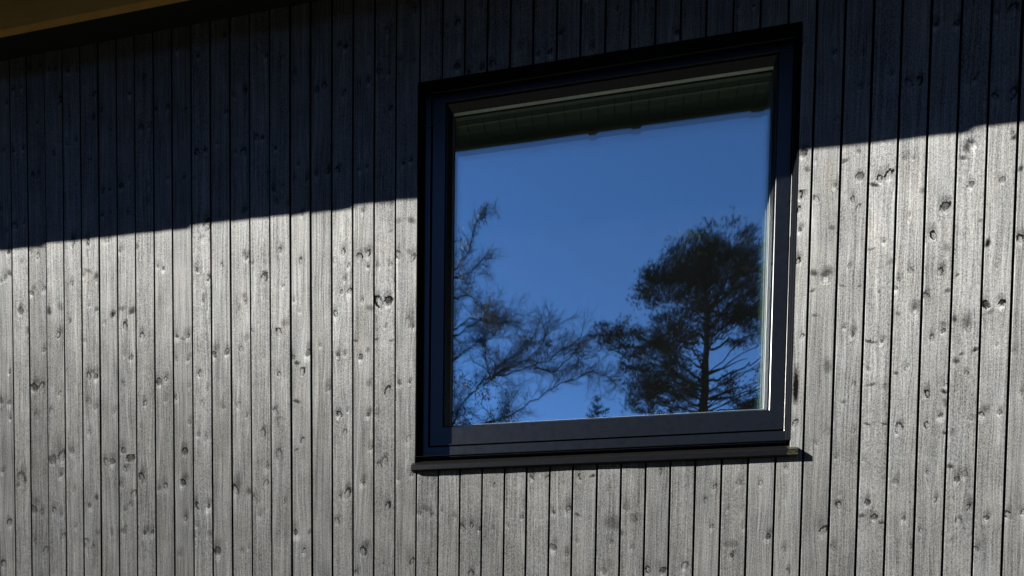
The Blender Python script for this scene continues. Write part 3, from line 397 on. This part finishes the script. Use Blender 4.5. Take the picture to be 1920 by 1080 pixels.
# window
Wn = bpy.data.objects.new('window', None); link(Wn, H); Wn.location = Vector((2.87, .05, .84))-H.location
def wpart(name, mb, m, smooth=False):
    o = obj(name, mb.v, mb.f, m); o.parent = Wn; o.matrix_parent_inverse = Matrix.Translation(-Vector((2.87, .05, .84))); return o
mb = MB()
mb.loops([(OX0, OX1, .845, OZ1, .0005), (OX0+.001, OX1-.001, .846, OZ1-.001, -.0012), (OX0+.004, OX1-.003, .848, OZ1-.002, -.0012), (OX0+.005, OX1-.004, .849, OZ1-.0025, .0), (OX0+.005, OX1-.004, .849, OZ1-.0025, .018),
          (OX0+.013, OX1-.007, .855, OZ1-.004, .019), (OX0+.013, OX1-.007, .855, OZ1-.004, .034), (OX0+.018, OX1-.008, .857, OZ1-.0045, .035), (OX0+.018, OX1-.008, .857, OZ1-.0045, .046)])
wpart('jamb', mb, M_frame2)
mb = MB()
mb.loops([(OX0, OX1, .852, OZ1, .12), (OX0+.0005, OX1-.0005, .8525, OZ1-.0005, .047), (2.1405, 3.6362, .9005, 2.4335, .047), (2.1415, 3.6352, .9015, 2.4325, .048), (2.1415, 3.6352, .9015, 2.4325, .11)])
wpart('frame', mb, M_frame)
mb = MB()
mb.loops([(2.1485, 3.6315, .9105, 2.4285, .141), (2.1485, 3.6315, .9105, 2.4285, .0515), (2.150, 3.630, .912, 2.427, .050), (2.2055, 3.5785, .9865, 2.392, .050), (2.207, 3.577, .988, 2.3905, .0515), (2.2075, 3.5765, .9885, 2.390, .064),
          (2.2125, 3.5725, .9905, 2.387, .064), (2.2135, 3.5715, .9915, 2.386, .059), (2.2310, 3.5640, 1.0035, 2.364, .0775), (2.2320, 3.5635, 1.0045, 2.363, .0795)])
mb.loops([(2.1485, 3.6315, .9105, 2.4285, .141), (2.225, 3.570, .998, 2.37, .141), (2.225, 3.570, .998, 2.37, .0796)])
wpart('sash', mb, M_frame)
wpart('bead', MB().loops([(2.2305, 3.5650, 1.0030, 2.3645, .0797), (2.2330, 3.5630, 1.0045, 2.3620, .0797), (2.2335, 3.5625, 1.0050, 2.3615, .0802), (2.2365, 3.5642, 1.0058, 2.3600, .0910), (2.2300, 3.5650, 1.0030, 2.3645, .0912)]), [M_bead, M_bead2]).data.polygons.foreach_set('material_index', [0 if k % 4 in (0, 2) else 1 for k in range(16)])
wpart('gasket', MB().loops([(2.2310, 3.5650, 1.0040, 2.3640, .0914), (2.2378, 3.5638, 1.0066, 2.3590, .0914), (2.2378, 3.5638, 1.0066, 2.3590, .0948), (2.2310, 3.5640, 1.0040, 2.3640, .0948)]), M_gasket)
for k, (y0, y1, g) in enumerate(((.095, .099, M_g1), (.115, .119, M_g2), (.135, .139, M_g3))):
    wpart('pane', MB().box(2.2255, 3.5695, y0, y1, .9985, 2.3695), g)
for y0, y1 in ((.0995, .1145), (.1195, .1345)):
    wpart('spacer', MB().loops([(2.228, 3.567, 1.001, 2.367, y0), (2.2390, 3.5635, 1.0080, 2.3578, y0), (2.2395, 3.5632, 1.0085, 2.3573, y0+.001), (2.2395, 3.5632, 1.0085, 2.3573, y1), (2.228, 3.567, 1.001, 2.367, y1)]), M_spacer)
wpart('head_highlight_strip', MB().prism([(.0495, 2.4305), (.0465, 2.4290), (.0470, 2.4325), (.0495, 2.4335)], 2.215, 3.628), M_head)  # added pale strip that paints the thin highlight along the sash head
# drip profile and hinge rails
wpart('drip_bar', MB().prism([(.046, .9075), (.046, .9120), (.0497, .9135), (.0497, .9075)], 2.152, 3.628), M_frame)
wpart('hinge_rail', MB().box(2.1470, 2.1492, .0435, .0465, 2.290, 2.428).box(2.128, 2.1492, .0436, .0466, 2.2878, 2.2898).box(2.1270, 2.1290, .0437, .0467, 1.62, 2.2876), M_frame)
wpart('hinge_rail', MB().box(3.6352, 3.6372, .0435, .0466, .905, 1.66).box(3.6352, 3.6445, .0436, .0465, 1.6602, 1.6625).box(3.6418, 3.6438, .0437, .0467, 1.6627, 2.28).box(3.6300, 3.6438, .0437, .0467, 2.2802, 2.2835), M_frame)
sb = MB().prism([(.045, .8520), (.045, .845), (.0, .78), (-.018, .7805), (-.0210, .784), (-.0210, .8030), (-.0185, .8065)], 2.0865, 3.6715)
sill = wpart('sill', sb, M_sill)
# ---------------------------------------------------------------- trees in the garden (seen in the panes)
def foliage_mat(name, c0, c1, c2, sc=1.6):
    m, b = mat(name, c0, .65, .3); P = pos(); n = noise(P, sc, 3., .6); a = attr('rnd', False)
    put(b, 'Base Color', mixc(n, mixc(a, c0, c1), mixc(a, c1, c2))); return m
M_needle = foliage_mat('pine_needles', (.012, .024, .008), (.026, .042, .014), (.050, .062, .024))
M_spruce = foliage_mat('spruce_needles', (.016, .032, .014), (.030, .050, .022), (.045, .065, .03))
M_blocker = foliage_mat('dark_blocker_spruce', (.006, .012, .006), (.012, .020, .009), (.018, .026, .012))  # for the added spruces that block sky light
M_leaf = foliage_mat('withered_leaves', (.09, .045, .02), (.14, .07, .03), (.07, .045, .022))
def bark(name, c0, c1, s=9.):
    m, b = mat(name, c0, .85, .3); P = pos(); x, y, z = sep(P); n = noise(xyz(x*s, y*s, z*s*.3), 1., 4., .6)
    put(b, 'Base Color', mixc(n, c0, c1)); put(b, 'Normal', bump(n, .01, .6)); return m
M_pbark = bark('pine_bark', (.03, .022, .017), (.075, .052, .038)); M_bbark = bark('grey_bark', (.03, .027, .022), (.07, .06, .048))
def tris(name, C, D, wd, mat_, parent, smooth=False):
    # C centres, D half-length vectors, wd half widths: thin leaf or needle triangles
    n = len(C); R = RNG.normal(size=(n, 3)); Wd = np.cross(D, R); Wd /= (np.linalg.norm(Wd, axis=1)[:, None]+1e-9); Wd *= np.asarray(wd).reshape(-1, 1)
    v = np.empty((n, 3, 3)); v[:, 0] = C-D-Wd; v[:, 1] = C-D+Wd; v[:, 2] = C+D
    me = bpy.data.meshes.new(name); me.vertices.add(3*n); me.vertices.foreach_set('co', v.ravel()); me.loops.add(3*n)
    me.loops.foreach_set('vertex_index', np.arange(3*n)); me.polygons.add(n); me.polygons.foreach_set('loop_start', np.arange(0, 3*n, 3)); me.update(calc_edges=True)
    at = me.attributes.new('rnd', 'FLOAT', 'POINT'); at.data.foreach_set('value', np.repeat(RNG.random(n), 3).astype(np.float32))
    me.materials.append(mat_); o = bpy.data.objects.new(name, me); link(o, parent); o.matrix_parent_inverse = Matrix.Translation(-parent.location); return o
def wiggle(pts, amp, n=4):
    out = []
    for a, b in zip(pts[:-1], pts[1:]):
        a = Vector(a); b = Vector(b)
        for k in range(n):
            p = a.lerp(b, k/n); out.append(p+Vector((random.gauss(0, amp), random.gauss(0, amp), random.gauss(0, amp))) if k else p)
    out.append(Vector(pts[-1])); return out

# pine
PD = 14.
P0 = empty('pine_tree', (5.28, -PD, GZ), 'broad dark green pine with layered open crown, mirrored in the right half of the window', 'tree')
CL = [(5.16, 10.8, 0.62, 0.35), (4.75, 10.53, 0.69, 0.42), (5.71, 10.72, 0.68, 0.39), (6.25, 10.58, 0.47, 0.42), (4.34, 10.18, 0.63, 0.4), (3.9, 10.01, 0.45, 0.29), (3.61, 9.85, 0.26, 0.2), (5.31, 10.23, 0.95, 0.42), (6.33, 10.06, 0.54, 0.42), (4.91, 9.77, 0.83, 0.35), (5.74, 9.49, 0.81, 0.35), (6.42, 9.22, 0.4, 0.42), (5.48, 9.09, 0.82, 0.28), (6.23, 8.75, 0.6, 0.31), (2.48, 8.69, 0.23, 0.19), (2.95, 8.69, 0.4, 0.32), (4.09, 8.81, 0.37, 0.34), (3.74, 8.52, 0.31, 0.17), (4.45, 8.46, 0.56, 0.29), (4.8, 8.72, 0.49, 0.26), (3.47, 7.82, 0.46, 0.23), (4.05, 7.64, 0.57, 0.36), (3.56, 7.06, 0.54, 0.36), (4.34, 6.97, 0.63, 0.36), (4.83, 7.37, 0.42, 0.19), (5.8, 7.12, 0.34, 0.16), (6.36, 6.71, 0.4, 0.2), (6.7, 6.51, 0.34, 0.22), (6.72, 7.39, 0.19, 0.13), (7.37, 8.8, 0.66, 0.41), (7.46, 10.16, 0.59, 0.48), (7.67, 7.53, 0.52, 0.35), (7.25, 8.12, 0.4, 0.21), (7.08, 9.65, 0.46, 0.41)]
BR = [[(5.28, 7.24), (4.96, 7.57), (4.53, 8.0), (4.24, 8.34)], [(5.27, 7.34), (5.1, 7.71), (4.81, 8.08)], [(5.29, 7.27), (5.79, 7.52), (6.33, 7.76), (6.79, 8.04), (7.38, 8.24)], [(5.28, 7.55), (5.78, 7.8), (6.45, 8.17)], [(5.27, 8.4), (4.93, 8.99), (4.36, 9.47), (3.71, 9.88)], [(5.22, 9.53), (4.76, 10.14), (4.34, 10.32)], [(5.27, 8.69), (5.88, 9.2), (6.55, 9.42)], [(5.23, 8.97), (5.6, 9.78), (6.26, 10.27)], [(5.28, 7.06), (4.69, 7.42), (3.98, 7.64), (3.4, 7.82)], [(5.08, 8.42), (4.1, 8.56), (3.1, 8.57), (2.44, 8.65)], [(5.26, 6.85), (5.94, 7.02), (6.62, 7.05)], [(5.26, 6.7), (4.42, 6.82), (3.56, 7.02)]]
mb = MB(); tr_ = [(5.35, -PD, GZ-.2), (5.30, -PD, 1.5), (5.28, -PD, 4.7), (5.27, -PD+.05, 6.49), (5.27, -PD, 7.27), (5.29, -PD, 8.4), (5.23, -PD+.05, 9.53), (5.16, -PD, 10.66), (5.12, -PD, 11.0)]
tw = wiggle(tr_, .015); mb.tube(tw, [.17-.158*(k/(len(tw)-1)) for k in range(len(tw))], 9)
mb.build('trunk', M_pbark, P0, True)
mb = MB(); tips = []
bs = [[(x, z) for x, z in b] for b in BR]+[[(5.28, 6.9), (6.0, 6.9), (7.2, 7.4)], [(5.28, 8.2), (6.3, 8.6), (7.4, 8.8)], [(5.25, 9.3), (6.4, 10.0), (7.5, 10.2)]]
for b in bs:
    dy = random.uniform(-1.1, 1.1); n = len(b); pts = [(x, -PD+dy*(k/(n-1))+0, z) for k, (x, z) in enumerate(b)]
    w = wiggle(pts, .03, 5); L0 = len(w); mb.tube(w, [.030*(1-k/L0)+.006 for k in range(L0)], 5)
for cx, cz, rx, rz in CL:                      # limbs running into each layer of needles
    for q in range(2):
        th = random.uniform(0, 6.28); z0 = cz-rz*.6-abs(cx-5.25)*.5; st = Vector((5.26, -PD, max(6.5, z0)))
        en = Vector((cx+rx*.8*math.cos(th), -PD+rx*1.1*math.sin(th), cz+random.uniform(-.3, .4)*rz)); md = st.lerp(en, .5)+Vector((0, 0, .03))
        w = wiggle([st, md, en], .03, 4); mb.tube(w, [.016*(1-k/len(w))+.004 for k in range(len(w))], 4)
for k in range(14):                            # limbs on the far and near sides
    a = random.uniform(0, 6.28); z0 = random.uniform(6.6, 10.2); r_l = random.uniform(1.2, 2.4)*(1-(z0-6.6)/6); st = Vector((5.27, -PD, z0)); en = st+Vector((r_l*.5*math.cos(a), r_l*math.sin(a), random.uniform(.2, .7)))
    w = wiggle([st, st.lerp(en, .5), en], .04, 4); mb.tube(w, [.018*(1-q/len(w))+.005 for q in range(len(w))], 4)
mb.build('branches', M_pbark, P0)
C = []; D = []; Wd = []
CL += [(3.25, 8.45, .35, .16), (3.9, 8.35, .4, .2), (4.5, 7.9, .4, .2), (3.7, 7.4, .45, .22), (4.7, 7.0, .4, .2)]
for cx, cz, rx, rz in CL:
    ns = int(27*rx*rz/.12)+5
    for _ in range(ns):
        while True:
            q = RNG.uniform(-1, 1, 3)
            if q@q < 1: break
        c0 = np.array([cx+q[0]*rx*1.08, -PD+q[1]*(.5+rx*.9), cz+q[2]*rz*1.0]); rs = RNG.uniform(.07, .19)
        for _ in range(int(14*(rs/.12)**2)+3):
            g = RNG.normal(size=3)*[1.15, 1.1, .42]*rs*.66; c = c0+g; up = np.array([g[0]/rs*.7, g[1]/rs*.5, .8]); up /= np.linalg.norm(up)
            for _ in range(8):
                d = up+RNG.normal(size=3)*.5; d /= np.linalg.norm(d); l = RNG.uniform(.028, .055)
                C.append(c+d*l+RNG.normal(size=3)*.010); D.append(d*l); Wd.append(RNG.uniform(.003, .0055))
tris('crown', np.array(C), np.array(D), Wd, M_needle, P0)

# bare tree on the left with withered leaves
BD = 11.
B0 = empty('bare_tree', (-1.8, -BD, GZ), 'nearly leafless tree with curling twigs and withered leaves, mirrored at the left of the window', 'tree')
LT = [[(-1.67, 2.68), (-1.35, 4.08), (-0.9, 5.32), (-0.51, 5.93), (-0.19, 6.25), (0.07, 6.34), (0.64, 6.55), (1.13, 6.83), (1.38, 7.15)], [(0.0, 6.34), (-0.13, 6.77), (-0.21, 7.21), (-0.19, 7.52)], [(0.07, 6.39), (0.19, 6.69), (0.63, 6.96), (0.94, 7.18)], [(-0.19, 6.25), (0.19, 6.44), (0.82, 6.58), (1.51, 6.8), (2.05, 7.1)], [(-0.24, 5.29), (0.59, 5.59), (1.27, 5.94), (1.7, 6.14), (2.37, 6.32), (2.85, 6.09)], [(-0.98, 7.45), (-0.27, 7.89), (0.36, 7.96)], [(-0.99, 7.58), (-0.53, 7.79), (-0.01, 7.62), (0.69, 7.39)], [(-1.0, 8.94), (-0.55, 9.39), (-0.36, 9.98), (-0.11, 10.14)], [(-0.96, 8.81), (-0.55, 9.02), (-0.23, 9.48)], [(-0.96, 6.83), (-0.39, 7.16), (0.12, 7.25)], [(-0.64, 5.81), (-0.5, 5.3), (0.14, 5.39), (0.39, 5.87)], [(1.01, 6.57), (1.51, 6.41), (2.0, 6.74), (2.12, 6.49)], [(-1.01, 9.68), (-0.75, 10.02), (-0.79, 10.4)], [(-1.06, 8.33), (-0.67, 8.48), (-0.28, 8.26)]]
LF = [(-0.68, 9.59, 0.21, 0.18), (-0.7, 8.79, 0.18, 0.16), (-0.15, 8.0, 0.23, 0.12), (-0.02, 7.69, 0.18, 0.1), (1.38, 7.03, 0.21, 0.18), (-0.64, 6.31, 0.23, 0.19), (0.33, 5.63, 0.23, 0.16), (-0.26, 6.66, 0.0, 0.0), (-0.63, 5.43, 0.32, 0.19), (-0.19, 6.03, 0.23, 0.16), (0.82, 7.19, 0.18, 0.08), (-0.21, 10.16, 0.1, 0.05), (0.4, 5.38, 0.32, 0.13)]
mb = MB(); mb.tube(wiggle([(-1.9, -BD, GZ-.2), (-1.85, -BD, 1.), (-1.67, -BD, 2.68)], .02), [.17-.05*k/8 for k in range(9)], 8)
mb.tube(wiggle([(-1.72, -BD, 2.4), (-1.9, -BD-.3, 5.), (-1.7, -BD, 7.2), (-1.55, -BD, 9.0)], .04), [.11-.08*k/12 for k in range(13)], 6)
mb.build('trunk', M_bbark, B0, True)
mb = MB()
def twig(p, d, l, r, depth):
    pts = [p]; n = 5; cur = Vector(d); curl = Vector((random.gauss(0, .10), random.gauss(0, .08), random.gauss(.03, .10)))
    for k in range(n):
        cur = (cur+curl+Vector((random.gauss(0, .17), random.gauss(0, .15), random.gauss(0, .17)))).normalized(); pts.append(pts[-1]+cur*(l/n))
    mb.tube(pts, [r*(1-.6*k/n) for k in range(n+1)], 3)
    if depth > 0:
        for k in range(1, n+1):
            for _ in range(2 if depth > 1 else random.choice((1, 1, 2))):
                s = random.choice((-1, 1)); dd = (cur+Vector((s*random.uniform(.3, .9), random.uniform(-.8, .8), random.uniform(-.5, .8)))).normalized()
                twig(pts[k], dd, l*random.uniform(.38, .62), r*.6, depth-1)
for li, b in enumerate(LT):
    if li == 12: continue
    dy = random.uniform(-.5, .5); pts = [(x, -BD+dy*k/len(b), z) for k, (x, z) in enumerate(b)]
    w = wiggle(pts, .022, 4); n = len(w); r0 = .030 if li == 0 else .015
    mb.tube(w, [r0*(1-k/n)+.006 for k in range(n)], 5)
    for k in range(n):
        if li == 0 and k < 8: continue
        t = k/n; dmain = (w[min(k+1, n-1)]-w[max(k-1, 0)]).normalized()
        for _ in range(1 if t < .45 else 2):
            dd = (dmain*1.4+Vector((random.gauss(0, .38), random.gauss(0, .45), random.gauss(.12, .42)))).normalized()
            twig(w[k], dd, random.uniform(.28, .6)*(.45 if w[k].z > 9.2 else 1), .0062, 2)
for cx, cz, rx, rz in [(-1.0, 5.6, .5, .5), (-1.1, 7.2, .4, .8), (-1.1, 8.3, .3, .7), (-1.2, 6.4, .3, .5), (-.9, 4.9, .4, .4)]:
    for _ in range(10):
        p = Vector((cx+random.gauss(0, rx*.35), -BD+random.gauss(0, .4), cz+random.gauss(0, rz*.4))); twig(p, Vector((random.uniform(0, 1), random.uniform(-.5, .5), random.uniform(-.2, 1))).normalized(), .5, .006, 2)
mb.build('branches', M_bbark, B0)
C = []; D = []; Wd = []
for cx, cz, rx, rz in LF:
    if rx < .01: continue
    for _ in range(int(120*rx/.2)):
        q = RNG.normal(size=3)*.5; c = np.array([cx+q[0]*rx, -BD+q[1]*.35, cz+q[2]*rz]); d = RNG.normal(size=3); d /= np.linalg.norm(d); l = RNG.uniform(.018, .036)
        C.append(c); D.append(d*l); Wd.append(l*.6)
tris('leaves', np.array(C), np.array(D), Wd, M_leaf, B0)

# small spruces behind
def spruce(x, y, top, rad, label):
    o = empty('spruce_tree', (x, y, GZ), label, 'tree', 'young spruces behind the pine')
    h = top-GZ; MB().tube([(x, y, GZ-.2), (x, y, GZ+h*.5), (x, y, top)], [.09, .06, .01], 6).build('trunk', M_pbark, o)
    C = []; D = []; Wd = []
    lev = int(h/.22)
    for k in range(lev):
        z = top-.05-k*.22; r = rad*min(1, (top-z)/h*4+.10)*RNG.uniform(.8, 1.15); nb = 6+int(r*6)
        if z < GZ+.4: break
        if k > 30 and k % 2: continue
        for j in range(nb):
            a = RNG.uniform(0, 6.28); rr = r*RNG.uniform(.7, 1.1); n = max(4, int(rr*40))
            for q in range(n):
                t = (q+RNG.random())/n; c = np.array([x+math.cos(a)*rr*t, y+math.sin(a)*rr*t, z+.12*t-.3*t*rr*(1-t)]); d = np.array([math.cos(a), math.sin(a), .4])+RNG.normal(size=3)*.6; d /= np.linalg.norm(d); l = RNG.uniform(.04, .08)
                for _ in range(2): C.append(c+RNG.normal(size=3)*.03); D.append(d*l); Wd.append(.013)
    tris('crown', np.array(C), np.array(D), Wd, M_spruce, o)
spruce(2.30, -18, 8.75, 1.5, 'young spruce with the taller pointed tip, mirrored just left of the pine')
spruce(3.00, -18.8, 8.35, 1.6, 'slightly shorter young spruce between the taller spruce and the pine')
# added spruces round the garden, out of view, to block sky light
C = []; D = []; Wd = []
for k in range(330):
    a = RNG.uniform(0, 2*math.pi); R_ = RNG.uniform(30, 44); x = 3+R_*math.cos(a); y = -2+R_*math.sin(a)
    if abs(x-3) < 12 and y > 0 and y < 10: continue
    az = math.atan2(x-3, -(y+2)); sun_az = math.atan2(L.x, -L.y)
    k_ = .35 if -.48 < az < .42 else .29 if abs(az-sun_az) < .26 else .85  # tall to block the sky, low towards the sun and the mirrored view
    top = R_*k_*RNG.uniform(.85, 1.04)
    h = top-GZ; n = 420 if k_ < .5 else 900
    t = RNG.random(n)**.6; ang = RNG.uniform(0, 6.28, n); rr = (.35+h*.19*t)*RNG.uniform(.3, 1, n)
    c = np.stack([x+np.cos(ang)*rr, y+np.sin(ang)*rr, top-t*h*.97], 1); d = np.stack([np.cos(ang), np.sin(ang), -.35+RNG.normal(size=n)*.25], 1)*(.35+.5*t)[:, None]
    C.append(c); D.append(d); Wd += list(.16+.22*t)
fo = empty('x', (0, 0, 0), '', ''); ff = tris('sky_blocking_spruces', np.concatenate(C), np.concatenate(D), Wd, M_blocker, fo)
ff.parent = None; ff.matrix_parent_inverse = Matrix.Identity(4); bpy.data.objects.remove(fo)
ff['kind'] = 'stuff'; ff['label'] = 'unseen dark spruces added round the garden to block sky light'; ff['category'] = 'sky_blocking_spruces'
